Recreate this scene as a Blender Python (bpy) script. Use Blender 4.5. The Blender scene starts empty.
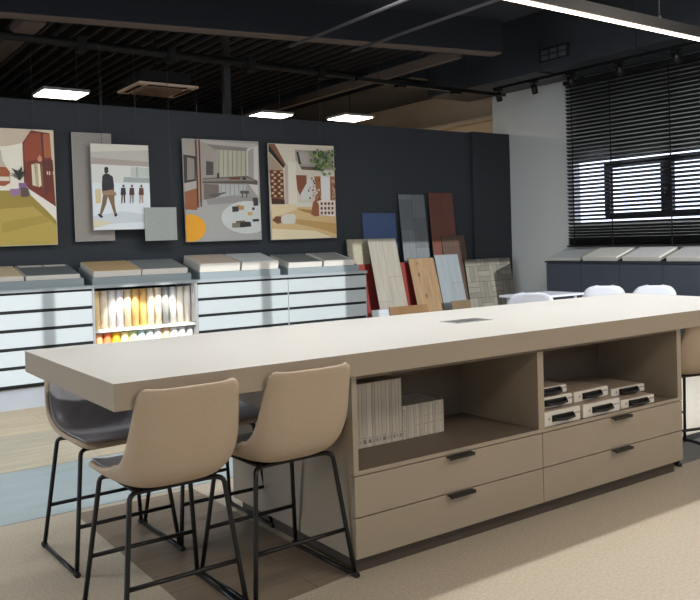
import bpy, bmesh, math, random
from mathutils import Vector, Matrix
random.seed(7)
C = bpy.context.scene.collection
PI = math.pi

# ------------------------------------------------------------------ camera
cd = bpy.data.cameras.new('camera')
cam = bpy.data.objects.new('camera', cd); C.objects.link(cam)
cd.sensor_width = 36.0
cd.lens = 36.0 * 812.7 / 700
cd.shift_y = -50.5 / 700
cd.clip_start = 0.05; cd.clip_end = 200
yaw, pit, rol = -0.61768, -0.01095, -0.02718
fw = Vector((-math.sin(yaw) * math.cos(pit), math.cos(yaw) * math.cos(pit), math.sin(pit)))
rt = Vector((math.cos(yaw), math.sin(yaw), 0)); up = rt.cross(fw)
r2 = math.cos(rol) * rt + math.sin(rol) * up
u2 = -math.sin(rol) * rt + math.cos(rol) * up
M = Matrix((r2, u2, -fw)).transposed().to_4x4()
M.translation = Vector((-0.9083, -2.6546, 1.3743))
cam.matrix_world = M
bpy.context.scene.camera = cam

# ------------------------------------------------------------------ world, sun, exposure
vs = bpy.context.scene.view_settings
vs.view_transform = 'Standard'; vs.look = 'None'; vs.gamma = 1; vs.exposure = 0.0
vs.use_curve_mapping = False
w = bpy.data.worlds.new('daylight'); bpy.context.scene.world = w
w.use_nodes = True
bgn = w.node_tree.nodes['Background']
bgn.inputs[0].default_value = (0.80, 0.88, 1.0, 1); bgn.inputs[1].default_value = 2.6
sd = bpy.data.lights.new('sun', 'SUN'); sd.energy = 2.8; sd.angle = math.radians(0.25); sd.color = (0.97, 0.98, 0.98)
so = bpy.data.objects.new('sun', sd); C.objects.link(so)
EL = math.radians(11.0); TE = math.tan(EL)
so.rotation_euler = Vector((0, math.cos(EL), -math.sin(EL))).to_track_quat('-Z', 'Y').to_euler()
so.location = (0, -12, 8)

def area(name, loc, sx, sy, power, col, rot=(0, 0, 0), spread=180):
    d = bpy.data.lights.new(name, 'AREA'); d.shape = 'RECTANGLE'; d.size = sx; d.size_y = sy
    d.energy = power; d.color = col; d.spread = math.radians(spread)
    o = bpy.data.objects.new(name, d); C.objects.link(o); o.location = loc; o.rotation_euler = rot
    return o
WARM = (1.0, 0.90, 0.78)
NEUT = (1.0, 0.94, 0.87)
# unseen fill lamps added to brighten the room
area('ceiling_lamp', (-1.6, -3.3, 3.5), 1.2, 1.2, 66, WARM)
area('ceiling_lamp', (2.6, -3.0, 3.5), 1.2, 1.2, 66, WARM)
area('ceiling_lamp', (5.6, -1.6, 3.5), 1.2, 1.2, 50, WARM)
area('ceiling_lamp', (-2.6, 3.2, 3.5), 1.2, 1.2, 80, (0.88, 0.94, 1.0))
area('ceiling_lamp', (2.6, 3.0, 3.7), 1.8, 0.6, 64, (0.95, 0.97, 1.0))
area('ceiling_lamp', (5.6, 1.1, 3.88), 1.0, 1.0, 85, (0.93, 0.97, 1.0))
# cool fill lamp added in the unseen left opening
area('window_daylight', (-5.98, 2.4, 1.7), 6.0, 2.2, 135, (0.80, 0.89, 1.0), (0, -PI / 2, 0))

# ------------------------------------------------------------------ materials
def lin(c):
    return tuple(((v / 255) / 12.92 if v / 255 <= 0.04045 else ((v / 255 + 0.055) / 1.055) ** 2.4) for v in c)
MC = {}
def mat(name, rgb, rough=0.55, spec=0.5, metal=0.0, emit=None, es=0, noise=0.0, nscale=8, stretch=None, bump=0.0, coat=0):
    """rgb is an sRGB 0-255 surface colour"""
    if name in MC: return MC[name]
    m = bpy.data.materials.new(name); m.use_nodes = True; MC[name] = m
    nt = m.node_tree; b = nt.nodes['Principled BSDF']
    col = lin(rgb) + (1,)
    b.inputs['Base Color'].default_value = col
    b.inputs['Roughness'].default_value = rough
    b.inputs['Specular IOR Level'].default_value = spec
    b.inputs['Metallic'].default_value = metal
    b.inputs['Coat Weight'].default_value = coat
    if emit:
        b.inputs['Emission Color'].default_value = tuple(emit) + (1,)
        b.inputs['Emission Strength'].default_value = es
    tc = nt.nodes.new('ShaderNodeTexCoord'); mp = nt.nodes.new('ShaderNodeMapping')
    nt.links.new(tc.outputs['Object'], mp.inputs[0])
    if stretch: mp.inputs['Scale'].default_value = stretch
    nz = nt.nodes.new('ShaderNodeTexNoise'); nz.inputs['Scale'].default_value = nscale; nz.inputs['Detail'].default_value = 4
    nt.links.new(mp.outputs[0], nz.inputs['Vector'])
    if noise > 0:
        rp = nt.nodes.new('ShaderNodeValToRGB')
        rp.color_ramp.elements[0].position = 0.3; rp.color_ramp.elements[1].position = 0.7
        rp.color_ramp.elements[0].color = tuple(v * (1 - noise) for v in col[:3]) + (1,)
        rp.color_ramp.elements[1].color = tuple(min(1, v * (1 + noise)) for v in col[:3]) + (1,)
        nt.links.new(nz.outputs['Fac'], rp.inputs[0]); nt.links.new(rp.outputs[0], b.inputs['Base Color'])
    if bump > 0:
        bp = nt.nodes.new('ShaderNodeBump'); bp.inputs['Strength'].default_value = bump; bp.inputs['Distance'].default_value = 0.002
        nt.links.new(nz.outputs['Fac'], bp.inputs['Height']); nt.links.new(bp.outputs[0], b.inputs['Normal'])
    return m

def plank_mat(name, c1, c2, pw=0.18, pl=1.1, axis='x', grain=0.22, rough=0.5, knots=False, mortar=0.0025):
    """boards running along one axis, with grain; Object coordinates in metres"""
    if name in MC: return MC[name]
    m = bpy.data.materials.new(name); m.use_nodes = True; MC[name] = m
    nt = m.node_tree; b = nt.nodes['Principled BSDF']; b.inputs['Roughness'].default_value = rough
    tc = nt.nodes.new('ShaderNodeTexCoord')
    mp = nt.nodes.new('ShaderNodeMapping')
    nt.links.new(tc.outputs['Object'], mp.inputs[0])
    if axis == 'z': mp.inputs['Rotation'].default_value = (PI / 2, 0, PI / 2)   # z -> x of the texture
    br = nt.nodes.new('ShaderNodeTexBrick')
    br.offset = 0.37; br.inputs['Scale'].default_value = 1.0
    br.inputs['Brick Width'].default_value = pl; br.inputs['Row Height'].default_value = pw
    br.inputs['Mortar Size'].default_value = mortar
    br.inputs['Color1'].default_value = lin(c1) + (1,); br.inputs['Color2'].default_value = lin(c2) + (1,)
    br.inputs['Mortar'].default_value = tuple(v * 0.55 for v in lin(c2)) + (1,)
    sep = nt.nodes.new('ShaderNodeSeparateXYZ'); cmb = nt.nodes.new('ShaderNodeCombineXYZ')
    nt.links.new(tc.outputs['Object'], sep.inputs[0])
    if axis == 'z':
        nt.links.new(sep.outputs['Z'], cmb.inputs['X']); nt.links.new(sep.outputs['X'], cmb.inputs['Y'])
    else:
        nt.links.new(sep.outputs['X'], cmb.inputs['X']); nt.links.new(sep.outputs['Y'], cmb.inputs['Y'])
    nt.links.new(cmb.outputs[0], br.inputs['Vector'])
    mg = nt.nodes.new('ShaderNodeMapping'); mg.inputs['Scale'].default_value = (1.3, 16, 1)
    nt.links.new(cmb.outputs[0], mg.inputs[0])
    nz = nt.nodes.new('ShaderNodeTexNoise'); nz.inputs['Scale'].default_value = 1.8; nz.inputs['Detail'].default_value = 6
    nz.inputs['Distortion'].default_value = 0.6
    nt.links.new(mg.outputs[0], nz.inputs['Vector'])
    rp = nt.nodes.new('ShaderNodeValToRGB')
    rp.color_ramp.elements[0].position = 0.32; rp.color_ramp.elements[1].position = 0.68
    rp.color_ramp.elements[0].color = (1 - grain,) * 3 + (1,); rp.color_ramp.elements[1].color = (1.0,) * 3 + (1,)
    nt.links.new(nz.outputs['Fac'], rp.inputs[0])
    mx = nt.nodes.new('ShaderNodeMix'); mx.data_type = 'RGBA'; mx.blend_type = 'MULTIPLY'; mx.inputs[0].default_value = 1
    nt.links.new(br.outputs['Color'], mx.inputs[6]); nt.links.new(rp.outputs[0], mx.inputs[7])
    out = mx.outputs[2]
    if knots:
        vo = nt.nodes.new('ShaderNodeTexVoronoi'); vo.inputs['Scale'].default_value = 3.2
        mk = nt.nodes.new('ShaderNodeMapping'); mk.inputs['Scale'].default_value = (1, 1.8, 1)
        nt.links.new(cmb.outputs[0], mk.inputs[0]); nt.links.new(mk.outputs[0], vo.inputs['Vector'])
        rk = nt.nodes.new('ShaderNodeValToRGB')
        rk.color_ramp.elements[0].position = 0.05; rk.color_ramp.elements[1].position = 0.14
        rk.color_ramp.elements[0].color = (0.35, 0.26, 0.2, 1); rk.color_ramp.elements[1].color = (1, 1, 1, 1)
        nt.links.new(vo.outputs['Distance'], rk.inputs[0])
        m2 = nt.nodes.new('ShaderNodeMix'); m2.data_type = 'RGBA'; m2.blend_type = 'MULTIPLY'; m2.inputs[0].default_value = 1
        nt.links.new(out, m2.inputs[6]); nt.links.new(rk.outputs[0], m2.inputs[7]); out = m2.outputs[2]
    nt.links.new(out, b.inputs['Base Color'])
    return m

m_floor = mat('speckled_vinyl', (180, 168, 149), 0.32, noise=0.16, nscale=75)
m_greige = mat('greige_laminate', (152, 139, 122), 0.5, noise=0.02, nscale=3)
m_greige_shaded = mat('greige_interior', (104, 91, 79), 0.6)  # same laminate, shade inside the shelves put into the colour
m_greige_lit = mat('greige_worktop', (190, 187, 180), 0.34, noise=0.02, nscale=4)  # same laminate, light from above put into the colour
m_kick = mat('dark_plinth', (70, 60, 52), 0.5)
m_black = mat('black_metal', (16, 16, 17), 0.4, metal=0.2)
m_blackm = mat('matte_black', (14, 15, 17), 0.7)
m_tan = mat('tan_fabric', (174, 156, 136), 0.85, spec=0.2, noise=0.05, nscale=220, bump=0.15)
m_leather = mat('charcoal_leather', (150, 148, 152), 0.34, noise=0.08, nscale=25)
m_darkwall = mat('dark_slate_paint', (47, 52, 58), 0.75, noise=0.02, nscale=2)
m_white = mat('white_paint', (214, 217, 216), 0.8)
m_cabw = mat('pale_grey_front', (176, 184, 186), 0.42)
m_cabtop = mat('pale_grey_top', (150, 158, 162), 0.45)
m_gap = mat('shadow_gap_black', (12, 12, 14), 0.8)
m_slate = mat('slate_blue_front', (66, 74, 86), 0.5)
m_slatetop = mat('slate_dark_top', (40, 46, 54), 0.5)
m_ceil = mat('dark_ceiling', (17, 22, 31), 0.9)
m_ceil2 = mat('black_deck', (15, 15, 18), 0.9)
m_slat = mat('ceiling_slat', (74, 72, 76), 0.8)
m_brown = mat('brown_beam', (96, 82, 74), 0.8)
m_beige = mat('beige_plaster', (214, 192, 166), 0.85)
m_duct = mat('dark_duct', (50, 55, 62), 0.55, noise=0.06, nscale=2)
m_blind = mat('black_blind', (20, 20, 22), 0.45)
m_shell = mat('white_shell_plastic', (196, 200, 210), 0.5)
m_page = mat('paper_white', (196, 188, 174), 0.8)
m_box = mat('cream_card', (206, 200, 190), 0.6)
m_print = mat('print_grey', (120, 118, 116), 0.8)
m_plain = mat('brushed_steel', (150, 155, 160), 0.35, metal=0.8)

# ------------------------------------------------------------------ mesh builder
class MB:
    def __init__(s): s.v = []; s.f = []; s.mi = []; s.sm = []; s.m = 0
    def add(s, vs_, fs, smooth=False, T=None):
        n = len(s.v)
        s.v += [tuple(T @ Vector(p)) if T else tuple(p) for p in vs_]
        for f in fs: s.f.append([i + n for i in f]); s.mi.append(s.m); s.sm.append(smooth)
        return s
    def box(s, x0, x1, y0, y1, z0, z1, T=None, b=0.0):
        if b <= 0:
            return s.add([(x0, y0, z0), (x1, y0, z0), (x1, y1, z0), (x0, y1, z0), (x0, y0, z1), (x1, y0, z1), (x1, y1, z1), (x0, y1, z1)],
                         [(0, 3, 2, 1), (4, 5, 6, 7), (0, 1, 5, 4), (1, 2, 6, 5), (2, 3, 7, 6), (3, 0, 4, 7)], T=T)
        bm = bmesh.new()
        vs_ = [bm.verts.new(p) for p in [(x0, y0, z0), (x1, y0, z0), (x1, y1, z0), (x0, y1, z0), (x0, y0, z1), (x1, y0, z1), (x1, y1, z1), (x0, y1, z1)]]
        for f in [(0, 3, 2, 1), (4, 5, 6, 7), (0, 1, 5, 4), (1, 2, 6, 5), (2, 3, 7, 6), (3, 0, 4, 7)]: bm.faces.new([vs_[i] for i in f])
        bmesh.ops.bevel(bm, geom=bm.edges[:], offset=b, segments=2, affect='EDGES', profile=0.6)
        bm.verts.index_update()
        s.add([v.co[:] for v in bm.verts], [[v.index for v in f.verts] for f in bm.faces], T=T); bm.free()
        return s
    def tube(s, pts, r, n=10, closed=False, T=None):
        pts = [Vector(p) for p in pts]; N = len(pts); vs_ = []; fs = []
        prev = None
        for i, p in enumerate(pts):
            a = pts[(i - 1) % N] if (i > 0 or closed) else p
            c = pts[(i + 1) % N] if (i < N - 1 or closed) else p
            t = (c - a).normalized()
            if prev is None:
                ref = Vector((0, 0, 1)) if abs(t.z) < 0.9 else Vector((1, 0, 0)); e1 = t.cross(ref).normalized()
            else:
                e1 = (prev - t * prev.dot(t)).normalized()
            prev = e1; e2 = t.cross(e1)
            rr = r[i] if isinstance(r, (list, tuple)) else r
            for k in range(n):
                an = 2 * PI * k / n
                vs_.append(p + (e1 * math.cos(an) + e2 * math.sin(an)) * rr)
        for i in range(N if closed else N - 1):
            j = (i + 1) % N
            for k in range(n):
                k2 = (k + 1) % n; fs.append((i * n + k, i * n + k2, j * n + k2, j * n + k))
        s.add(vs_, fs, True, T)
        if not closed:
            m = len(s.v) - N * n
            s.f.append([m + k for k in range(n)][::-1]); s.mi.append(s.m); s.sm.append(False)
            s.f.append([m + (N - 1) * n + k for k in range(n)]); s.mi.append(s.m); s.sm.append(False)
        return s
    def prism(s, poly, y0, y1, T=None):
        """poly in x,z extruded in y"""
        n = len(poly)
        vs_ = [(x, y0, z) for x, z in poly] + [(x, y1, z) for x, z in poly]
        fs = [list(range(n)), list(range(n, 2 * n))[::-1]] + [(i, i + n, (i + 1) % n + n, (i + 1) % n) for i in range(n)]
        return s.add(vs_, fs, T=T)
    def build(s, name, mats, parent=None, loc=None, bevel=0.0):
        me = bpy.data.meshes.new(name)
        off = Vector(loc) if loc else (Vector(parent['_w']) if parent is not None and '_w' in parent else Vector((0, 0, 0)))
        me.from_pydata([tuple(Vector(p) - off) for p in s.v], [], s.f)
        if not isinstance(mats, (list, tuple)): mats = [mats]
        for m in mats: me.materials.append(m)
        for p, i, k in zip(me.polygons, s.mi, s.sm): p.material_index = i; p.use_smooth = k
        bm = bmesh.new(); bm.from_mesh(me); bmesh.ops.recalc_face_normals(bm, faces=bm.faces[:])
        bm.to_mesh(me); bm.free()
        o = bpy.data.objects.new(name, me); C.objects.link(o)
        if parent is not None:
            o.parent = parent
            if loc: o.location = off - Vector(parent['_w'])
            o['_w'] = list(off)
        else:
            o.location = off
        if bevel:
            md = o.modifiers.new('bevel', 'BEVEL'); md.width = bevel; md.segments = 2; md.limit_method = 'ANGLE'
        return o
ALL_W = []
def thing(name, label, cat, loc, group=None):
    o = bpy.data.objects.new(name, None); C.objects.link(o); o.location = loc
    o.empty_display_size = 0.1
    o['_w'] = list(loc); o['label'] = label; o['category'] = cat
    if group: o['group'] = group
    return o
def tag(o, label, cat, group=None, kind=None):
    if label: o['label'] = label
    if cat: o['category'] = cat
    if group: o['group'] = group
    if kind: o['kind'] = kind
    return o
def struct(name, mb, m, **k):
    o = mb.build(name, m, **k); o['kind'] = 'structure'; return o
def dup(root, loc, rz, label):
    r = root.copy(); C.objects.link(r); r.location = loc; r.rotation_euler = (0, 0, rz); r['label'] = label
    for ch in list(root.children):
        c = ch.copy(); C.objects.link(c); c.parent = r
        for g in list(ch.children):
            d = g.copy(); C.objects.link(d); d.parent = c
    return r
def B(*a, **k): return MB().box(*a, **k)

# ------------------------------------------------------------------ structure
WY = 6.35; WX = 8.583
struct('floor', B(-6, 10.5, -7, 13, -0.1, 0), m_floor)
struct('wall_back', B(-6, 7.78, WY, WY + 0.12, 0, 2.965), m_darkwall)
struct('wall_back', B(7.78, 8.60, WY - 0.05, WY + 0.12, 0, 2.975), mat('dark_column_paint', (44, 48, 54), 0.75))
# right wall with window opening y 0.6..5.07, z 1.52..2.42, thick reveals
mb = MB()
mb.box(WX, WX + 0.15, 5.07, 6.65, 0, 4.6); mb.box(WX, WX + 0.15, -7, 0.4, 0, 4.6)
mb.box(WX, WX + 0.15, 0.4, 5.07, 0, 1.53); mb.box(WX, WX + 0.15, 0.4, 5.07, 2.42, 4.6)
struct('wall_right', mb, m_white)
# window frame in the opening
mb = MB(); fx0, fx1 = WX + 0.06, WX + 0.12
ys_ = [5.07, 4.42]
m_frame = mat('dark_window_frame', (40, 44, 52), 0.5)
win = thing('window_1', 'wide dark-framed window in the white right wall, behind the black blinds', 'window', (fx0, 3.0, 1.53)); del win['label']; del win['category']; win['kind'] = 'structure'
YA, YB = 0.42, 5.06
f = MB()
f.box(fx0 - .02, fx1, 0.72, 4.56, 1.60, 1.66); f.box(fx0 - .02, fx1, 0.72, 4.56, 2.285, 2.35)
for yy, hw in ((4.52, .045), (3.60, .08), (2.68, .045), (2.60, .045), (1.68, .08), (0.76, .045)):
    f.box(fx0 - .02, fx1, yy - hw, yy + hw, 1.62, 2.34)
f.build('window_frame', m_frame, win)
h = MB(); h.box(fx0 - .045, fx0 - .02, 3.585, 3.615, 1.92, 1.95).box(fx0 - .06, fx0 - .045, 3.59, 3.61, 1.84, 1.96)
h.build('window_handle', m_plain, win)
gm = bpy.data.materials.new('window_glass'); gm.use_nodes = True
gb = gm.node_tree.nodes['Principled BSDF']; gb.inputs['Transmission Weight'].default_value = 1; gb.inputs['Roughness'].default_value = 0
gb.inputs['IOR'].default_value = 1.01; gb.inputs['Base Color'].default_value = (0.92, 0.93, 1, 1)
B(fx0 + .02, fx0 + .026, YA, YB, 1.54, 2.41).build('pane', gm, win)
# beyond the partition
struct('wall_far', B(-6, 10.5, 13, 13.15, 0, 4.6), mat('far_dark', (34, 36, 40), 0.9))
mb = MB(); mb.box(8.9, 9.0, 6.66, 13, 0, 4.6); struct('wall_far_right', mb.box(WX + .15, 9.0, 6.55, 6.66, 0, 4.6), m_beige)
mb = MB(); mb.box(8.78, 8.9, 6.66, 9.6, 3.30, 3.37); struct('trim_1', mb, m_beige)
struct('wall_left', MB().box(-6.1, -6, -7, -0.6, 0, 4.6).box(-6.1, -6, 5.4, 13, 0, 4.6).box(-6.1, -6, -0.6, 5.4, 0, 0.6).box(-6.1, -6, -0.6, 5.4, 2.8, 4.6), mat('left_wall_paint', (120, 128, 136), 0.8))
struct('trim_4', B(7.3, 8.9, 7.12, 13, 3.90, 4.6), m_duct)
wf = MB()
for yy in (-0.6, 0.9, 2.4, 3.9, 5.34): wf.box(-6.08, -6.02, yy, yy + 0.06, 0.6, 2.8)
wf.box(-6.08, -6.02, -0.6, 5.4, 0.6, 0.66).box(-6.08, -6.02, -0.6, 5.4, 2.74, 2.8)
struct('window_2', wf, m_frame)  # unseen frame added around the wall opening cut for fill light
# housings added around the unseen fill lamps
m_fill_lamp = mat('lamp_diffuser', (250, 246, 238), 0.5, emit=(1.0, 0.92, 0.82), es=1.5)
for (lx, ly, lz, sx, sy) in [(-1.6, -3.3, 3.5, 1.2, 1.2), (2.6, -3.0, 3.5, 1.2, 1.2), (5.6, -1.6, 3.5, 1.2, 1.2), (-2.6, 3.2, 3.5, 1.2, 1.2), (2.6, 3.0, 3.7, 1.8, 0.6), (5.6, 1.1, 3.88, 1.0, 1.0)]:
    mb = MB(); mb.box(lx - sx / 2 - .03, lx + sx / 2 + .03, ly - sy / 2 - .03, ly + sy / 2 + .03, lz + .02, lz + .07)
    mb.m = 1; mb.box(lx - sx / 2, lx + sx / 2, ly - sy / 2, ly + sy / 2, lz + .008, lz + .02)
    mb.m = 0; mb.tube([(lx, ly, lz + .07), (lx, ly, 4.0)], 0.01, 6)
    struct('ceiling', mb, [m_duct, m_fill_lamp])
# unseen wall added behind the camera, openings shaped to cut the sun beam
yw = -6.0; D = 5.78 - yw
mb = MB(); m_w = m_white
zl_ = 0.92 + 7.16 * TE
def zbeam(zc): return zc + D * TE
mb.box(-6, 10.5, yw - 0.02, yw, 0, 0.92 + 7.16 * TE)                  # below the sun openings
mb.box(-6, 2.98, yw - 0.02, yw, zbeam(0.955), 4.6)
mb.box(2.98, 5.3, yw - 0.02, yw, zbeam(1.14), 4.6)
mb.box(5.3, 7.4, yw - 0.02, yw, zbeam(1.42), 4.6); mb.box(7.4, 8.37, yw - 0.02, yw, zbeam(1.06), 4.6); mb.box(8.37, 10.5, yw - .02, yw, zl_, 4.6)
zl, zh = 0.92 + 7.16 * TE, zbeam(1.42)
for a, b_ in [(-6, -3.4), (-1.22, -1.09), (1.277, 1.404), (3.785, 3.92), (1.787, 2.965), (4.996, 5.45)]:  # strips added to block sun, casting bars and sparing the rolls
    mb.box(a, b_, yw - 0.02, yw, zl, zh)
struct('wall_near', mb, m_w)

# ceiling
struct('ceiling', B(-6, 10.5, -7, 13, 4.6, 4.7), m_ceil2)
mb = MB(); mb.add([(-6, -7, 4.0), (6.5, -7, 4.0), (6.5, 4.45, 4.0), (-6, 6.55, 4.0)], [(0, 1, 2, 3)])
mb.add([(-6, -7, 4.04), (6.5, -7, 4.04), (6.5, 4.45, 4.04), (-6, 6.55, 4.04)], [(0, 3, 2, 1)])
struct('ceiling', mb, m_ceil)
T = Matrix.Translation((0.9, 5.43, 0)) @ Matrix.Rotation(math.atan2(-1.12, 5.44), 4, 'Z')
struct('trim_2', MB().box(-6.5, 5.6, 0, 0.26, 3.612, 4.0, T=T), m_ceil)
struct('trim_2', MB().box(-6.5, 5.6, 0.02, 0.19, 3.60, 3.612, T=T), m_brown)
sl = MB()
x = -1.0
while x < 8.3:
    sl.box(x, x + 0.035, 6.1, 12.9, 4.25, 4.30); x += 0.205
struct('ceiling', sl, m_slat)
for (x0, y0, y1, z0, z1, wd, m) in [(6.05, 4.75, 12.8, 3.6, 3.72, 0.09, m_brown), (1.3, 6.2, 12.8, 3.75, 3.85, 0.22, m_brown)]:
    struct('trim_3', B(x0, x0 + wd, y0, y1, z0, z1), m)
pipe = MB().tube([(-3, 6.75, 3.72), (7.3, 6.75, 3.72)], 0.05, 10)
for x in (0.9, 2.0, 3.1, 4.2, 5.3): pipe.box(x, x + 0.10, 6.69, 6.81, 3.62, 3.80)
tag(pipe.build('ceiling_pipe', m_blackm), 'thick black service pipe crossing the slatted ceiling with clamp brackets', 'pipe')
for x, y0, y1, lb in [(3.74, -3, 4.9, 'grey conduit under the dark ceiling, the left one of two parallel runs'), (4.46, -3, 4.75, 'grey conduit under the dark ceiling, the right one of two parallel runs')]:
    tag(MB().tube([(x, y0, 3.5), (x, y1, 3.5)], 0.018, 8).tube([(x, 2.0, 3.5), (x, 2.0, 4.0)], 0.006, 6).build('conduit', m_slat), lb, 'conduit', 'ceiling conduits')
tag(MB().box(4.0, 4.09, 7.0, 7.08, 2.9, 4.6).build('ceiling_post', mat('grey_post', (60, 60, 62), 0.7)), 'slim dark grey post rising behind the partition wall to the ceiling', 'post')
# duct
du = thing('air_duct', 'large rectangular dark grey air duct running along above the blinds', 'duct', (8.0, 2, 3.6))
MB().box(7.62, 8.50, -2, 7.1, 3.60, 4.40, b=0.01).build('duct_body', m_duct, du)
for yy in (0.3, 1.8, 3.3, 4.8, 6.3):
    MB().box(7.59, 8.53, yy, yy + 0.03, 3.57, 4.43).build('flange', m_duct, du)
g = MB().box(7.60, 7.62, 4.30, 4.78, 3.70, 3.88)
g.build('grille_frame', m_blackm, du)
g = MB()
for k in range(3):
    for j in range(2): g.box(7.585, 7.60, 4.33 + k * 0.15, 4.45 + k * 0.15, 3.72 + j * 0.075, 3.775 + j * 0.075)
g.build('grille', mat('grille_grey', (80, 84, 90), 0.5), du)

# ------------------------------------------------------------------ ceiling lamps beyond the partition
m_led = mat('led_panel', (255, 250, 240), 0.5, emit=(1.0, 0.88, 0.70), es=14)
def panel(x, y, lb, z=3.42):
    t = thing('ceiling_panel_light', lb, 'ceiling light', (x, y, z), 'square panel lights beyond the partition')
    MB().box(x, x + 0.6, y, y + 0.56, z + 0.012, z + 0.05).build('light_housing', m_white, t)
    MB().box(x + .02, x + .58, y + .02, y + .54, z, z + 0.012).build('diffuser', m_led, t)
    MB().tube([(x + .3, y + .28, z + .05), (x + .3, y + .28, 4.6)], 0.006, 6).build('hanging_rod', m_blackm, t)
    area('panel_lamp', (x + 0.3, y + 0.28, z - 0.02), 0.5, 0.5, 22, WARM)
panel(1.99, 8.13, 'square ceiling light panel at the far left, left of the air conditioner')
panel(5.42, 8.55, 'square ceiling light panel above the framed pictures, right of the air conditioner')
panel(6.78, 8.20, 'square ceiling light panel furthest right, above the leaning floor boards')
ac = thing('air_conditioner', 'beige square ceiling cassette air conditioner under the slatted ceiling', 'air conditioner', (2.9, 7.3, 3.4))
m_ac = mat('cassette_beige', (240, 212, 188), 0.6)
MB().box(2.86, 3.66, 7.06, 7.86, 3.40, 3.43, b=0.01).build('cover', m_ac, ac)
MB().box(3.0, 3.50, 7.22, 7.72, 3.375, 3.40).build('intake_grille', mat('cassette_grille', (130, 108, 92), 0.7), ac)
MB().box(2.93, 3.59, 7.16, 7.78, 3.43, 3.60).build('casing', m_blackm, ac)
for (a, b_, c, d) in [(3.0, 3.52, 7.11, 7.16), (3.0, 3.52, 7.76, 7.81), (2.90, 2.95, 7.2, 7.72), (3.57, 3.62, 7.2, 7.72)]:
    MB().box(a, b_, c, d, 3.392, 3.40).build('air_outlet', m_gap, ac)
MB().tube([(3.25, 7.5, 3.6), (3.25, 7.5, 4.6)], 0.012, 6).build('hanging_rod', m_blackm, ac)

# pendant
pe = thing('linear_pendant_light', 'long black linear pendant lamp glowing warm white above the table', 'lamp', (3.9, 0.58, 2.72))
MB().box(-0.6, 5.6, 0.545, 0.615, 2.728, 2.80).build('housing', m_black, pe)
MB().box(-0.595, 5.595, 0.560, 0.600, 2.72, 2.728).build('diffuser', mat('led_strip', (255, 250, 240), 0.5, emit=(1.0, 0.80, 0.60), es=6), pe)
for x in (-.4, 1.4, 3.20, 3.99, 5.2):
    MB().tube([(x, 0.58, 2.8), (x, 0.58, 4.0)], 0.003, 6).build('cable', m_plain, pe)
    MB().tube([(x, 0.58, 2.8), (x, 0.58, 2.83)], 0.010, 8).build('cable_gripper', m_plain, pe)
area('pendant_lamp', (2.6, 0.58, 2.71), 6.0, 0.06, 98, (0.98, 0.985, 1.0))

# tracks and spots
tr = B(7.66, 7.72, -1.5, 5.72, 3.49, 3.53); tag(tr.build('lighting_track', m_black), 'black lighting track running along the wall above the blinds', 'track')
tr = B(5.25, 7.72, 5.74, 5.80, 3.42, 3.47)
t2 = thing('lighting_track', 'black lighting track crossing above the leaning boards toward the corner', 'track', (6.5, 5.77, 3.42))
MB().box(5.25, 7.72, 5.74, 5.80, 3.42, 3.47).build('rail', m_black, t2)
for x in (5.9, 6.9): MB().box(x, x + .14, 5.73, 5.81, 3.39, 3.42).build('adapter', m_black, t2)
for x in (5.6, 7.2): MB().tube([(x, 5.77, 3.47), (x, 5.77, 4.5)], 0.004, 6).build('hanging_rod', m_black, t2)
names = ['track spotlight nearest the corner, first on the track', 'track spotlight over the bare white wall, second from the corner', 'track spotlight at the left edge of the blinds, third from the corner', 'track spotlight above the blinds, fourth from the corner', 'track spotlight nearest the camera, furthest right above the blinds']
s0 = None
for k, y in enumerate((5.65, 4.98, 4.35, 3.60, 2.82)):
    if s0 is None:
        s0 = thing('track_spotlight', 'black cylinder ' + names[0], 'spotlight', (7.69, y, 3.49), 'spotlights on the wall track')
        MB().box(7.665, 7.715, y - .06, y + .06, 3.47, 3.49).build('adapter', m_black, s0)
        MB().tube([(7.69, y, 3.47), (7.69, y, 3.445)], 0.010, 8).build('stem', m_black, s0)
        sp = MB().tube([(7.68, y, 3.455), (7.72, y, 3.33)], 0.042, 16).build('lamp_head', m_black, s0)
        MB().tube([(7.7195, y, 3.331), (7.7215, y, 3.325)], 0.034, 14).build('lens', m_gap, s0)
    else:
        dup(s0, (7.69, y, 3.49), 0, 'black cylinder ' + names[k])

# ------------------------------------------------------------------ blinds
bl = thing('venetian_blind', 'wide black slatted venetian blind covering the window on the right wall', 'blind', (8.45, 3, 1.2))
mb = MB()
z = 1.235
while z < 3.50:
    T = Matrix.Translation((8.47, 0, z)) @ Matrix.Rotation(math.radians(30), 4, 'Y')
    mb.box(-0.027, 0.027, 0.55, 5.075, -0.0035, 0.0035, T=T); z += 0.026 if z < 1.30 else (0.04 if z < 1.46 else 0.0545)
mb.build('slats', m_blind, bl)
MB().box(8.44, 8.51, 0.55, 5.10, 3.52, 3.575).build('head_rail', m_blind, bl)
MB().box(8.45, 8.49, 0.55, 5.10, 1.195, 1.22).build('bottom_rail', m_blind, bl)
for y in (4.95, 4.30, 3.4, 2.5): MB().box(8.440, 8.443, y, y + .018, 1.2, 3.53).build('ladder_tape', m_blind, bl)

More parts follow.
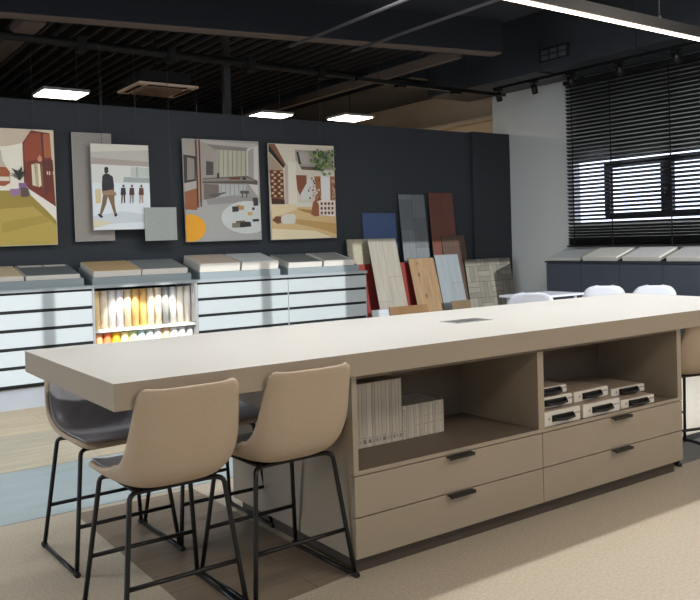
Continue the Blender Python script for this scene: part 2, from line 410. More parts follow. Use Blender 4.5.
# ------------------------------------------------------------------ cabinet runs
# slate cabinets under the blinds, fronts at x=8.0
for i, (a, b_) in enumerate([(4.50, 5.108), (3.89, 4.50), (3.26, 3.89), (2.64, 3.26), (2.02, 2.64), (1.40, 2.02)]):
    place = ['closest to the corner', 'second from the corner', 'third from the corner', 'fourth from the corner', 'fifth from the corner', 'furthest from the corner'][i]
    t = thing('slate_cabinet', 'slate blue base cabinet below the blinds, ' + place, 'cabinet', (8.25, (a + b_) / 2, 0), 'slate cabinets under the window')
    MB().box(8.02, 8.55, a, b_, 0.08, 0.985).build('body', m_slate, t)
    MB().box(8.0, 8.02, a + .003, b_ - .003, 0.09, 0.975).build('door', m_slate, t)
    MB().box(8.06, 8.50, a, b_, 0, 0.08).build('plinth', m_gap, t)
tag(B(7.985, 8.57, 1.38, 5.12, 0.985, 1.012).build('worktop', m_slatetop), 'long dark worktop on the slate cabinets under the blinds', 'worktop')
m_wb = mat('white_sample', (214, 212, 204), 0.6)
for i, (a, b_) in enumerate([(4.53, 5.05), (3.92, 4.46), (3.29, 3.85), (2.66, 3.22), (2.05, 2.6)]):
    place = ['closest to the corner', 'second from the corner', 'third from the corner', 'fourth from the corner', 'fifth from the corner'][i]
    t = thing('sample_case', 'flat white sample case on the slate worktop, ' + place, 'sample case', (8.25, (a + b_) / 2, 1.012), 'white sample cases under the blinds')
    a, b_ = [(4.545, 5.10), (3.945, 4.49), (3.32, 3.86), (2.70, 3.225), (2.08, 2.62)][i]
    hh = 0.035 if i == 0 else 0.052
    T = Matrix.Translation((8.03, 0, 1.015)) @ Matrix.Rotation(-math.radians(17), 4, 'Y')
    MB().box(0, 0.42, a, b_, 0, hh, T=T, b=0.003).build('case', m_wb, t)
    MB().box(0.01, 0.41, a + .01, b_ - .01, hh, hh + .003, T=T).build('cover_sheet', mat('cover_sheet%d' % i, [(176, 180, 180), (222, 220, 212), (226, 226, 224), (214, 214, 212), (220, 218, 214)][i], 0.5), t)
    MB().add([(8.04, a + .01, 1.012), (8.42, a + .01, 1.012), (8.42, a + .01, 1.125), (8.04, b_ - .03, 1.012), (8.42, b_ - .03, 1.012), (8.42, b_ - .03, 1.125)], [(0, 1, 2), (3, 5, 4), (0, 3, 4, 1), (1, 4, 5, 2), (0, 2, 5, 3)]).build('stand', m_slatetop, t)

# pale display cabinets, fronts at y=5.78
FY = 5.78; DZ = 0.1835; Z0 = 0.930
def drawer_unit(x0, x1, label):
    t = thing('drawer_cabinet', label, 'cabinet', ((x0 + x1) / 2, 6.05, 0), 'pale drawer cabinets along the dark wall')
    MB().box(x0, x1, FY + 0.02, WY - 0.01, 0.035, 0.948).build('body', m_gap, t)
    MB().box(x0 + .02, x1 - .02, FY + 0.05, WY - 0.03, 0, 0.035).build('plinth', mat('grey_plinth', (95, 100, 104), 0.5), t)
    for k in range(5):
        zt = Z0 - k * DZ - 0.006
        d = MB().box(x0 + .003, x1 - .003, FY, FY + 0.02, zt - DZ + 0.032, zt, b=0.002).build('drawer', m_cabw, t)
        MB().box(x0 + .003, x1 - .003, FY + .012, FY + 0.035, zt - DZ + 0.004, zt - DZ + 0.028).build('finger_groove', m_gap, d)
    for xx in (x0, x1 - .003): MB().box(xx, xx + 0.003, FY, FY + 0.02, 0.04, 0.92).build('side_panel', m_cabw, t)
drawer_unit(-0.56, 0.612, 'pale drawer cabinet at the far left, mostly outside the picture')
drawer_unit(0.615, 1.787, 'pale grey drawer cabinet left of the shelf of rolls')
drawer_unit(2.968, 4.152, 'pale grey drawer cabinet right of the shelf of rolls')
drawer_unit(4.158, 5.327, 'pale grey drawer cabinet beside the leaning floor boards')
tag(B(-0.58, 5.34, FY - 0.015, WY - 0.005, 0.948, 0.982).build('worktop', m_cabtop), 'long pale grey worktop on the drawer cabinets along the dark wall', 'worktop')
# open shelf unit
sh = thing('shelf_cabinet', 'white open shelf cabinet full of coloured sample rolls', 'cabinet', (2.38, 6.05, 0))
mw = mat('shelf_white', (200, 200, 200), 0.5)
MB().box(1.79, 1.808, FY, WY - .01, 0.035, 0.948).build('side_panel', mw, sh)
MB().box(2.935, 2.965, FY, WY - .01, 0.035, 0.948).build('side_panel', mw, sh)
MB().box(1.808, 2.935, WY - .03, WY - .01, 0.035, 0.948).build('back_panel', mat('shelf_back', (80, 82, 86), 0.7), sh)
MB().box(1.808, 2.935, FY + 0.0, WY - .03, 0.480, 0.508).build('shelf', mw, sh)
MB().box(1.808, 2.935, FY + 0.0, WY - .03, 0.035, 0.06).build('bottom_panel', mw, sh)
MB().box(1.82, 2.92, FY + .05, WY - .03, 0, 0.035).build('plinth', m_gap, sh)
upc = [('cream', (226, 200, 150)), ('ivory', (226, 214, 192)), ('white', (224, 220, 216)), ('lilac white', (216, 210, 216)), ('sand', (224, 200, 164)), ('golden beige', (214, 172, 110)), ('gold', (220, 172, 100)), ('pale cream', (226, 210, 180)), ('warm white', (226, 212, 188)), ('light grey', (150, 152, 152)), ('chalk white', (214, 214, 212)), ('bone white', (222, 214, 200)), ('pearl white', (222, 216, 206))]
loc_ = [('brick orange', (222, 160, 110)), ('orange', (226, 110, 60)), ('yellow', (236, 176, 30)), ('pale yellow', (232, 220, 150)), ('pale olive', (206, 214, 150)), ('pale teal', (170, 206, 206)), ('cool white', (206, 212, 214)), ('frost white', (214, 216, 218)), ('peach', (216, 176, 140)), ('soft white', (214, 214, 214)), ('silver white', (206, 208, 210)), ('ash grey', (160, 162, 164))]
ordn = ['first', 'second', 'third', 'fourth', 'fifth', 'sixth', 'seventh', 'eighth', 'ninth', 'tenth', 'eleventh', 'twelfth', 'last']
for row, cols, zb, hh in ((0, upc, 0.508, 0.405), (1, loc_, 0.06, 0.405)):
    n = len(cols); step = (2.932 - 1.811) / n
    for i, (nm, c) in enumerate(cols):
        x = 1.811 + step * (i + .5); r = step * 0.492; y = FY + (0.085, 0.035)[row] + r
        t = thing('sample_roll', '%s upright sample roll, %s from the left on the %s shelf' % (nm, ordn[i], ['upper', 'lower'][row]), 'roll', (x, y, zb), ['rolls on the upper shelf', 'rolls on the lower shelf'][row])
        MB().tube([(x, y, zb), (x, y, zb + hh)], r, 24).build('rolled_sheet', mat('roll_%d_%d' % (row, i), c, 0.65, noise=0.06, nscale=14), t)
        MB().tube([(x, y, zb + hh), (x, y, zb + hh + 0.004)], r * 0.55, 16).build('core', m_print, t)
# added spotlights standing in for the unknown light on the rolls
for i, x in enumerate((2.18, 2.58)):
    y, z = 3.50, 3.62
    t = thing('ceiling_spotlight', 'black spotlight aimed at the roll shelf, the %s of two under the dark ceiling' % ['left', 'right'][i], 'spotlight', (x, y, z), 'spotlights over the roll shelf')
    tgt = Vector((x, 5.87, 0.29)); dv = (tgt - Vector((x, y, z))).normalized()
    MB().tube([Vector((x, y, z)) - dv * .14, Vector((x, y, z))], 0.04, 16).build('lamp_head', m_black, t)
    MB().tube([(x, y - 0.04, z + .08), (x, y - 0.04, 4.0)], 0.008, 8).build('stem', m_black, t)
    ld = bpy.data.lights.new('roll_spot', 'SPOT'); ld.energy = 2000; ld.spot_size = math.radians(10.6); ld.spot_blend = 0.25; ld.color = (1, 0.93, 0.80); ld.shadow_soft_size = 0.02
    lo = bpy.data.objects.new('roll_spot', ld); C.objects.link(lo); lo.location = Vector((x, y, z)) + dv * 0.03
    lo.rotation_euler = dv.to_track_quat('-Z', 'Y').to_euler()

# risers and sample cases on the pale worktop
m_riser = mat('riser_grey', (134, 146, 150), 0.5)
SL = math.atan2(0.10, 0.46); RZ0, RZ1 = 0.982, 1.058
def crisp(x0, x1, y0, y1, z0, hh, m1, m2, label, slats=False, slots=False):
    t = thing('sample_case', label, 'sample case', ((x0 + x1) / 2, 5.815, RZ1), 'sample cases on the pale worktop')
    T = Matrix.Translation((0, 5.815, RZ1 + 0.003)) @ Matrix.Rotation(SL, 4, 'X'); dp = 0.455
    MB().box(x0, x1, 0, dp, 0, hh - 0.004, T=T, b=0.003).build('case', m1, t)
    MB().box(x0 + .006, x1 - .006, .008, dp - .006, hh - 0.004, hh, T=T).build('sample_sheet', m2, t)
    if slats:
        s = MB()
        for k in range(9):
            xx = x0 + 0.03 + k * (x1 - x0 - 0.09) / 9
            s.add([(xx, .02, hh + .002), (xx + .022, .02, hh + .002), (xx + .06, dp - .02, hh + .002), (xx + .038, dp - .02, hh + .002),
                   (xx, .02, hh), (xx + .022, .02, hh), (xx + .06, dp - .02, hh), (xx + .038, dp - .02, hh)], [(0, 1, 2, 3), (4, 7, 6, 5), (0, 4, 5, 1), (1, 5, 6, 2), (2, 6, 7, 3), (3, 7, 4, 0)], T=T)
        s.build('stripe_overlay', mat('grey_stripe', (112, 116, 118), 0.6), t)
    if slots:
        xm = (x0 + x1) / 2
        MB().box(x0 + .02, xm - .01, dp - .09, dp - .02, hh, hh + .002, T=T).build('name_strip', m_box, t)
        MB().box(xm + .01, x1 - .04, dp - .09, dp - .02, hh, hh + .002, T=T).build('name_strip', m_box, t)
m_case = mat('case_white', (206, 202, 194), 0.6)
RY0, RY1 = 5.80, 6.28
for i, (a, b_) in enumerate([(0.56, 1.71), (1.80, 2.906), (3.015, 4.06), (4.17, 5.23)]):
    pl = ['at the far left', 'above the shelf of rolls', 'in the middle, below the interior pictures', 'beside the leaning boards'][i]
    tag(MB().add([(a, RY0, RZ0), (b_, RY0, RZ0), (b_, RY1, RZ0), (a, RY1, RZ0), (a, RY0, RZ1), (b_, RY0, RZ1), (b_, RY1, RZ1 + .104), (a, RY1, RZ1 + .104)], [(0, 3, 2, 1), (4, 5, 6, 7), (0, 1, 5, 4), (1, 2, 6, 5), (2, 3, 7, 6), (3, 0, 4, 7)]).build('display_riser', m_riser), 'low grey display riser on the pale worktop, ' + pl, 'riser', 'display risers on the pale worktop')
ww = mat('sample_light_oak', (206, 188, 158), 0.5, noise=0.06, nscale=6, stretch=(1, 8, 1))
crisp(0.58, 1.12, 5.82, 6.26, 0, 0.050, m_case, ww, 'sample case with light oak cover at the far left of the worktop')
crisp(1.14, 1.675, 5.82, 6.26, 0, 0.050, m_case, mat('sample_grey', (96, 104, 108), 0.6), 'sample case with dark grey cover and two white strips', slots=True)
crisp(1.815, 2.33, 5.82, 6.26, 0, 0.066, m_case, mat('sample_oak', (196, 166, 122), 0.5, noise=0.1, nscale=6, stretch=(1, 8, 1)), 'sample case with oak brown cover above the shelf of rolls')
crisp(2.345, 2.87, 5.82, 6.26, 0, 0.066, m_case, mat('sample_midgrey', (128, 132, 132), 0.6), 'sample case with mid grey cover above the shelf of rolls')
crisp(3.02, 3.525, 5.82, 6.26, 0, 0.100, m_case, mat('sample_pink', (196, 180, 166), 0.5, noise=0.05, nscale=6), 'sample case with pinkish beige cover below the atrium picture')
crisp(3.55, 4.04, 5.82, 6.26, 0, 0.100, m_case, mat('sample_pale', (196, 200, 200), 0.5), 'sample case with pale grey cover and a thin dark line')
crisp(4.185, 4.67, 5.82, 6.26, 0, 0.070, m_case, mat('sample_grey2', (110, 116, 118), 0.6), 'sample case with plain dark grey cover below the library picture')
crisp(4.70, 5.17, 5.82, 6.26, 0, 0.070, m_case, mat('sample_white', (206, 206, 200), 0.5), 'sample case with striped white cover beside the leaning boards', slats=True)

# ------------------------------------------------------------------ island table
isl = thing('island_cabinet', 'greige island cabinet with open shelves and four drawers below the long table top', 'cabinet', (2.15, 0.58, 0))
X0, X1, X2 = 0.995, 2.127, 3.305; Y0 = 0.04; YB_ = 1.12
MB().box(X0, X0 + .025, Y0, YB_, 0.4125, 0.824).box(X0, X0 + .025, Y0 + .0205, YB_, 0.068, 0.4125).build('side_panel', m_greige, isl)
MB().box(X2 - .04, X2, Y0, YB_, 0.4125, 0.824).box(X2 - .04, X2, Y0 + .0205, YB_, 0.068, 0.4125).build('side_panel', m_greige, isl)
MB().box(2.105, 2.148, Y0 + .002, 0.58, 0.43, 0.806).build('divider', m_greige, isl)
MB().box(X0 + .025, X2 - .04, Y0 + .005, YB_, 0.806, 0.824).build('top_panel', m_greige_shaded, isl)
MB().box(X0 + .025, X2 - .04, 0.58, 0.60, 0.43, 0.806).build('back_panel', m_greige_shaded, isl)
MB().box(X0 + .025, X2 - .04, Y0 + .002, YB_, 0.412, 0.430).build('shelf', m_greige_shaded, isl)
MB().box(X0 + .025, X2 - .04, Y0 - .001, Y0 + .002, 0.4125, 0.4305).build('shelf_edge', m_greige, isl)
MB().box(X0 + .025, X2 - .04, Y0 + .021, YB_, 0.068, 0.412).build('drawer_box', m_gap, isl)
MB().box(X0 + .01, X2 - .01, YB_, YB_ + .018, 0.068, 0.824).build('rear_panel', m_greige, isl)
MB().box(X0 + .03, X2 - .03, Y0 + .04, YB_ - .04, 0, 0.068).build('plinth', m_kick, isl)
for (a, b_, hx) in [(X0 + .003, X1 - .002, 1.573), (X1 + .002, X2 - .002, 2.733)]:
    for (c, d) in [(0.0705, 0.2365), (0.2415, 0.4075)]:
        dr = MB().box(a, b_, Y0 - .0, Y0 + .02, c, d, b=0.0012).build('drawer', m_greige, isl)
        MB().box(hx - .075, hx + .075, Y0 - .026, Y0 - .0, d - .006, d - .001).box(hx - .075, hx + .075, Y0 - .029, Y0 - .025, d - .014, d - .001).build('handle', m_black, dr)
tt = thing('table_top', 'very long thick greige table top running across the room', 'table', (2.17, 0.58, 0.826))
mb = MB(); mb.box(0, 4.345, 0, 1.161, 0.826, 0.92, b=0.002); o = mb.build('slab', [m_greige, m_greige_lit], tt)
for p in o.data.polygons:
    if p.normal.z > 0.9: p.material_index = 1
MB().box(2.03, 2.29, 0.52, 0.66, 0.92, 0.9225).build('socket_frame', mat('socket_grey', (150, 150, 148), 0.4), tt)
MB().box(2.045, 2.275, 0.535, 0.645, 0.9225, 0.9235).build('socket_flap', mat('socket_dark', (88, 88, 88), 0.4), tt)
MB().box(2.155, 2.160, 0.535, 0.645, 0.9235, 0.9242).build('socket_seam', m_gap, tt)

# magazines and catalogues
bk = [(196, 186, 170), (188, 178, 162), (202, 192, 176), (180, 170, 156), (192, 184, 170)]
def book(x0, x1, y0, h, i, lb, grp, marks, d=.22):
    t = thing('catalogue', lb, 'catalogue', ((x0 + x1) / 2, y0, 0.43), grp)
    MB().box(x0, x1, y0, y0 + d, 0.430, 0.430 + h, b=0.0015).build('cover', mat('book%d' % (i % 5), bk[i % 5], 0.7), t)
    s = MB()
    for (a, b_) in marks: s.box(x0 + .006, x1 - .006, y0 - .0008, y0, 0.430 + a * h, 0.430 + b_ * h)
    s.build('spine_print', m_print, t)
x = 1.026; i = 0
while x < 1.470:
    wd = random.choice([.017, .021, .025, .029])
    if x + wd > 1.483: wd = 1.483 - x
    book(x, x + wd - .0012, 0.325, 0.293, i, 'tall thin pale catalogue in the left island shelf, %s of the tall row' % (['first', 'second', 'third', 'fourth', 'fifth', 'sixth', 'seventh', 'eighth', 'ninth', 'tenth', 'eleventh', 'twelfth', 'thirteenth', 'fourteenth', 'fifteenth', 'sixteenth', 'seventeenth', 'eighteenth', 'nineteenth', 'twentieth', 'twenty-first', 'twenty-second', 'twenty-third', 'twenty-fourth', 'twenty-fifth', 'twenty-sixth', 'twenty-seventh'][i]), 'tall catalogues on the island shelf', [(0.06, .12), (.14, .15)])
    x += wd; i += 1
x = 1.487; i = 0
while x < 1.742:
    wd = random.choice([.014, .018, .02])
    if i == 0: wd = .02
    mk = [(0.08 + .07 * k, .11 + .07 * k) for k in range(12)] if i == 0 else ([(.35, .38), (.6, .62)] if i % 3 else [])
    if not mk: mk = [(.9, .91)]
    book(x, x + wd - .0012, 0.325, 0.158, i + 2, 'short pale catalogue in the left island shelf, %s from the left of the short row' % (['first', 'second', 'third', 'fourth', 'fifth', 'sixth', 'seventh', 'eighth', 'ninth', 'tenth', 'eleventh', 'twelfth', 'thirteenth', 'fourteenth', 'fifteenth', 'sixteenth', 'seventeenth', 'eighteenth', 'nineteenth', 'twentieth'][i]), 'short catalogues on the island shelf', mk)
    x += wd; i += 1

# sample carry cases in the right island shelf
def carry(xc, y, z, wd, h, rz, lb, dp=0.36):
    t = thing('carry_case', lb, 'case', (xc, y, z), 'sample carry cases on the island shelf')
    t.rotation_euler = (0, 0, rz); t['_w'] = [0, 0, 0]
    MB().box(-wd / 2, wd / 2, 0, dp, 0, h, b=0.004).build('case', m_box, t)
    MB().box(-wd / 2 + .004, wd / 2 - .004, 0.012, dp - .004, h, h + .002).build('lid', mat('lid_taupe', (150, 132, 116), 0.6), t)
    hw = 0.075; zc = h * .5
    MB().box(-hw - .004, hw + .004, -.004, 0, zc - .016, zc + .016).build('handle_plate', m_black, t)
    MB().tube([(-hw, -.004, zc + .008), (-hw + .006, -.018, zc - .004), (0, -.024, zc - .008), (hw - .006, -.018, zc - .004), (hw, -.004, zc + .008)], 0.007, 8).build('handle', m_blackm, t)
    s = MB()
    for k in range(4): s.box(hw + .02 + k * .012, hw + .028 + k * .012, -.001, 0, zc + .002, zc + .009)
    s.box(-hw - .032, -hw - .022, -.001, 0, zc - .004, zc + .006)
    s.build('printed_text', m_print, t)
carry(2.290, 0.050, 0.430, 0.274, 0.072, 0.00, 'white carry case with black handle, bottom left of the stack')
carry(2.602, 0.052, 0.430, 0.300, 0.068, 0.00, 'white carry case with black handle, bottom middle of the stack')
carry(2.922, 0.060, 0.430, 0.285, 0.045, -0.03, 'slim white carry case with black handle, bottom right')
carry(2.295, 0.10, 0.5055, 0.262, 0.054, -0.01, 'white carry case on the left pile, second from the bottom')
carry(2.600, 0.115, 0.5015, 0.295, 0.052, 0.05, 'white carry case on top of the middle pile')
carry(2.955, 0.145, 0.479, 0.290, 0.040, -0.02, 'slim white carry case on top of the right pile')
carry(2.292, 0.13, 0.5630, 0.262, 0.038, 0.01, 'slim white carry case on the very top of the left pile')

# ------------------------------------------------------------------ stools
def interp(kp, t):
    for i in range(len(kp) - 1):
        a, b_ = kp[i], kp[i + 1]
        if t <= b_[0]:
            s = (t - a[0]) / (b_[0] - a[0])
            p0 = kp[max(i - 1, 0)]; p3 = kp[min(i + 2, len(kp) - 1)]
            out = []
            for k in range(1, len(a)):
                m1 = (b_[k] - p0[k]) / max(b_[0] - p0[0], 1e-6) * (b_[0] - a[0]); m2 = (p3[k] - a[k]) / max(p3[0] - a[0], 1e-6) * (b_[0] - a[0])
                out.append((2 * s ** 3 - 3 * s ** 2 + 1) * a[k] + (s ** 3 - 2 * s ** 2 + s) * m1 + (-2 * s ** 3 + 3 * s ** 2) * b_[k] + (s ** 3 - s ** 2) * m2)
            return out
    return list(kp[-1][1:])
# t, y, z, halfwidth, curl : front of the seat is +y
SHELL = [(0.0, 0.232, 0.520, 0.150, 0.004), (0.04, 0.226, 0.532, 0.185, 0.006), (0.12, 0.185, 0.538, 0.214, 0.020), (0.25, 0.10, 0.530, 0.226, 0.040), (0.38, 0.00, 0.520, 0.228, 0.060), (0.50, -0.10, 0.518, 0.226, 0.085),
         (0.58, -0.175, 0.530, 0.222, 0.100), (0.66, -0.225, 0.575, 0.220, 0.085), (0.76, -0.257, 0.660, 0.212, 0.052), (0.88, -0.285, 0.775, 0.199, 0.040), (0.955, -0.303, 0.853, 0.190, 0.034), (0.985, -0.309, 0.880, 0.182, 0.032), (1.0, -0.311, 0.890, 0.160, 0.028)]
def shell_mesh(kp, scale_off, nu=20, nt=40):
    P = []
    for i in range(nt + 1):
        t = i / nt
        y, z, wd, cu = interp(kp, t)
        y2, z2, _, _ = interp(kp, min(1, t + .01)); y1, z1, _, _ = interp(kp, max(0, t - .01))
        ty, tz = y2 - y1, z2 - z1; L = math.hypot(ty, tz); ty /= L; tz /= L
        ny, nz = tz, -ty                    # towards the sitter
        row = []
        for j in range(nu + 1):
            u = -1 + 2 * j / nu
            a = abs(u)
            c = cu * (a ** 3.2)
            xx = wd * math.sin(u * PI / 2 * 0.80) / math.sin(PI / 2 * 0.80)
            row.append(Vector((xx, y + ny * (c + scale_off), z + nz * (c + scale_off))))
        P.append(row)
    return P
def sheet(mb, P, rev=False):
    nt, nu = len(P), len(P[0])
    vs_ = [p for r in P for p in r]
    fs = [(i * nu + j, i * nu + j + 1, (i + 1) * nu + j + 1, (i + 1) * nu + j) for i in range(nt - 1) for j in range(nu - 1)]
    mb.add(vs_, fs, True)
def build_stool():
    t = thing('bar_stool', '', 'bar stool', (0, 0, 0), 'tan bar stools around the long table')
    for nm, off, m, th, inset in (('seat_shell', 0.0, m_tan, 0.020, 0), ('seat_lining', 0.0150, m_leather, 0.008, 1)):
        kp = SHELL if not inset else [(a, b_, c, d * 0.93, e * 0.80) for a, b_, c, d, e in SHELL]
        mb = MB(); P = shell_mesh(kp, off)
        if inset: P = P[2:-2]
        sheet(mb, P); o = mb.build(nm, m, t)
        md = o.modifiers.new('thick', 'SOLIDIFY'); md.thickness = th; md.offset = 1.0 if nm == 'x' else 0.0
        md2 = o.modifiers.new('sub', 'SUBSURF'); md2.levels = 1; md2.render_levels = 1
    r = 0.0095
    def curve(p0, p1, p2, n=5):
        return [((1 - s) ** 2 * Vector(p0) + 2 * s * (1 - s) * Vector(p1) + s * s * Vector(p2)) for s in [k / n for k in range(n + 1)]]
    def legpt(sx, sy, z):
        s = z / 0.515
        return Vector((sx * (0.235 - 0.055 * s), (0.222 if sy > 0 else -0.222) * (1 - 0.30 * s), z))
    for sx in (-1, 1):
        for sy in (-1, 1):
            top = legpt(sx, sy, 0.485)
            pts = [legpt(sx, sy, 0.012), legpt(sx, sy, 0.2), legpt(sx, sy, 0.4)] + curve(top, legpt(sx, sy, 0.514), (sx * 0.13, sy * 0.12, 0.502))
            lg = MB().tube(pts, r, 10).build('leg', m_black, t)
        a, b_ = legpt(sx, -1, 0.010), legpt(sx, 1, 0.010)
        rn = MB().tube([a, b_], r, 10).build('runner', m_black, t)
        for p in (a, b_): MB().tube([(p.x, p.y - .018, 0.010), (p.x, p.y + .018, 0.010)], 0.0125, 8).build('foot_pad', m_blackm, rn)
    for sy in (-1, 1):
        MB().tube([legpt(-1, sy, 0.195), legpt(1, sy, 0.195)], r * .9, 10).build('footrest', m_black, t)
        MB().tube([(-0.135, sy * 0.12, 0.502), (0.135, sy * 0.12, 0.502)], r, 10).build('seat_rail', m_black, t)
    MB().box(-0.15, 0.15, -0.14, 0.14, 0.499, 0.507).build('seat_plate', m_blackm, t)
    return t
st = build_stool()
spots = [((0.262, 0.262, 0), 0.0, 'tan bar stool nearest the camera, back turned, in front of the table end'),
         ((0.755, 0.265, 0), 0.03, 'tan bar stool with its back turned, touching the left side of the island cabinet'),
         ((0.318, 1.015, 0), PI + 0.03, 'bar stool at the table far side showing its dark leather seat'),
         ((0.790, 1.000, 0), PI, 'bar stool on the far side, mostly hidden behind the nearer tan stool backs'),
         ((3.665, 0.280, 0), -0.25, 'tan bar stool at the right edge of the picture, beyond the island drawers')]
st.location = spots[0][0]; st.rotation_euler = (0, 0, spots[0][1]); st['label'] = spots[0][2]
for loc, rz, lb in spots[1:]: dup(st, loc, rz, lb)

# ------------------------------------------------------------------ white table and chairs
wt = thing('meeting_table', 'low white table behind the long table, in front of the slate cabinets', 'table', (6.0, 3.3, 0))
MB().box(5.50, 6.3, 3.10, 3.60, 0.715, 0.738, b=0.004).build('table_board', m_shell, wt)
for x in (5.57, 6.23):
    for y in (3.17, 3.53): MB().tube([(x, y, 0), (x, y, 0.72)], 0.018, 10).build('leg', m_shell, wt)
CH = [(0.0, 0.21, 0.435, 0.17, 0.01), (0.06, 0.20, 0.447, 0.20, 0.016), (0.22, 0.12, 0.445, 0.228, 0.04), (0.40, 0.00, 0.435, 0.24, 0.08), (0.52, -0.11, 0.435, 0.24, 0.12),
      (0.60, -0.17, 0.46, 0.24, 0.13), (0.68, -0.20, 0.52, 0.24, 0.11), (0.78, -0.225, 0.60, 0.238, 0.08), (0.88, -0.245, 0.685, 0.230, 0.05), (0.94, -0.258, 0.745, 0.20, 0.04), (0.98, -0.266, 0.783, 0.15, 0.03), (1.0, -0.270, 0.800, 0.08, 0.02)]
CH = [(a, b_, c, d * 1.0, e) for a, b_, c, d, e in CH]
def build_chair():
    t = thing('shell_chair', '', 'chair', (0, 0, 0), 'white shell chairs at the meeting table')
    mb = MB(); sheet(mb, shell_mesh(CH, 0.0)); o = mb.build('seat_shell', m_shell, t)
    md = o.modifiers.new('thick', 'SOLIDIFY'); md.thickness = 0.010; md.offset = 0
    for sx in (-1, 1):
        for sy in (-1, 1):
            MB().tube([(sx * .11, sy * .11, .43), (sx * .22, sy * .22, 0.0)], [0.016, 0.010], 10).build('leg', mat('beech_leg', (190, 160, 120), 0.5), t)
    return t
ch = build_chair()
cs = [((5.48, 3.15, 0), -0.75, 'white shell chair beside the chevron board, leftmost of the white chairs'),
      ((6.74, 3.22, 0), -0.75, 'white shell chair in the middle of the three, in front of the slate cabinets'),
      ((7.05, 2.80, 0), -0.75, 'white shell chair furthest right of the three')]
ch.location = cs[0][0]; ch.rotation_euler = (0, 0, cs[0][1]); ch['label'] = cs[0][2]
for loc, rz, lb in cs[1:]: dup(ch, loc, rz, lb)

# ------------------------------------------------------------------ flooring samples laid in the floor
def inlay(poly, m, lb, z=0.002):
    mb = MB(); n = len(poly)
    mb.add([(x, y, z) for x, y in poly] + [(x, y, 0.0) for x, y in poly], [list(range(n)), list(range(n, 2 * n))[::-1]] + [(i, (i + 1) % n, (i + 1) % n + n, i + n) for i in range(n)])
    tag(mb.build('flooring_sample', m), lb, 'flooring', 'flooring samples laid on the floor')
XL = -0.02; XR_ = 5.0
def rect(a, b_, c, d): return [(a, c), (b_, c), (b_, d), (a, d)]
inlay(rect(-0.35, XR_, 4.69, 5.72), mat('white_marble_vinyl', (205, 208, 214), 0.30, noise=0.05, nscale=3), 'white marble look flooring strip nearest the drawer cabinets')
inlay(rect(-0.35, XR_, 3.70, 4.685), plank_mat('light_oak_floor', (214, 196, 162), (206, 184, 148), 0.19, 1.3, 'x', 0.22, 0.4), 'light oak plank flooring strip, second from the drawer cabinets')
inlay(rect(-0.35, XR_, 2.66, 3.695), plank_mat('grey_oak_floor', (196, 186, 162), (186, 176, 152), 0.19, 1.3, 'x', 0.25, 0.4), 'greyish oak plank flooring strip, third from the drawer cabinets')
inlay(rect(XL, XR_, 1.655, 2.655), mat('blue_grey_stone_vinyl', (150, 164, 168), 0.35, noise=0.09, nscale=2.2, stretch=(1, 3, 1)), 'blue grey stone look flooring strip nearest the long table')
inlay([(0.33, -0.02), (0.62, 0.035), (0.93, 0.07), (0.985, 0.08), (0.985, 1.60), (0.33, 1.60)], plank_mat('brown_oak_floor', (132, 117, 100), (124, 108, 92), 0.19, 1.3, 'x', 0.2, 0.4), 'brown oak look flooring sample under the bar stools beside the island')
inlay(rect(3.36, 5.4, 0.13, 0.41), mat('grey_carpet', (110, 112, 112), 0.9, noise=0.1, nscale=80), 'grey carpet sample strip under the right hand bar stool')
inlay(rect(3.36, 5.4, 0.415, 0.50), mat('black_strip', (24, 24, 26), 0.6), 'narrow black flooring strip beside the grey carpet sample')
inlay(rect(3.36, 7.2, 0.505, 2.5), mat('pale_vinyl', (206, 200, 188), 0.35, noise=0.03, nscale=4), 'pale flooring sample beyond the black strip, under the white chairs')  # bright window reflection on the floor painted as a paler patch

# ------------------------------------------------------------------ leaning boards
def lean(name, x0, x1, ztop, ytop, ybot, m, lb, th=0.012, zbot=0.0, dx=0.0, cat='board'):
    """a board leaning back: bottom at ybot, top at ytop; dx shifts its foot sideways"""
    t = None
    L = math.hypot(ztop - zbot, ytop - ybot); ang = math.atan2(ytop - ybot, ztop - zbot)
    mb = MB(); mb.box(0, x1 - x0, 0, th, 0, L, b=0.0015)
    o = mb.build(name, m); o.location = (x0 + dx, ybot, zbot)
    roll = -dx / L
    o.rotation_euler = (Matrix.Rotation(-ang, 3, 'X') @ Matrix.Rotation(roll, 3, 'Y')).to_euler()
    tag(o, lb, cat, 'flooring boards leaning on the dark wall')
    return o
m_boardgrey = mat('slate_tile', (96, 102, 106), 0.5)
def tile_mat(name, c1, c2, c3, w_, h_):
    m = plank_mat(name, c1, c2, w_, h_, 'z', 0.18, 0.5); return m
lean('floor_board', 5.70, 6.28, 1.745, 6.335, 6.22, mat('blue_board', (68, 88, 128), 0.6), 'plain dark blue board standing behind the pale oak board')
lean('floor_board', 6.33, 6.815, 2.01, 6.33, 6.10, tile_mat('grey_tile_board', (124, 130, 132), (84, 90, 94), 0, 0.24, 0.42), 'tall grey tile pattern board, left of the two tallest')
lean('floor_board', 6.89, 7.365, 2.04, 6.33, 6.12, plank_mat('mahogany_board', (112, 66, 54), (98, 56, 46), 0.24, 1.2, 'z', 0.2, 0.5), 'tall dark reddish mahogany board, tallest one')
lean('floor_board', 7.06, 7.52, 1.41, 6.26, 6.0, plank_mat('walnut_board', (92, 70, 58), (80, 60, 50), 0.46, 2, 'z', 0.3, 0.5), 'dark walnut board in front of the mahogany one')
lean('floor_board', 5.36, 5.72, 1.39, 6.24, 6.10, mat('herring_board', (160, 154, 134), 0.6, noise=0.12, nscale=7, stretch=(2, 1, 3)), 'small cream veined board squeezed beside the drawer cabinets')
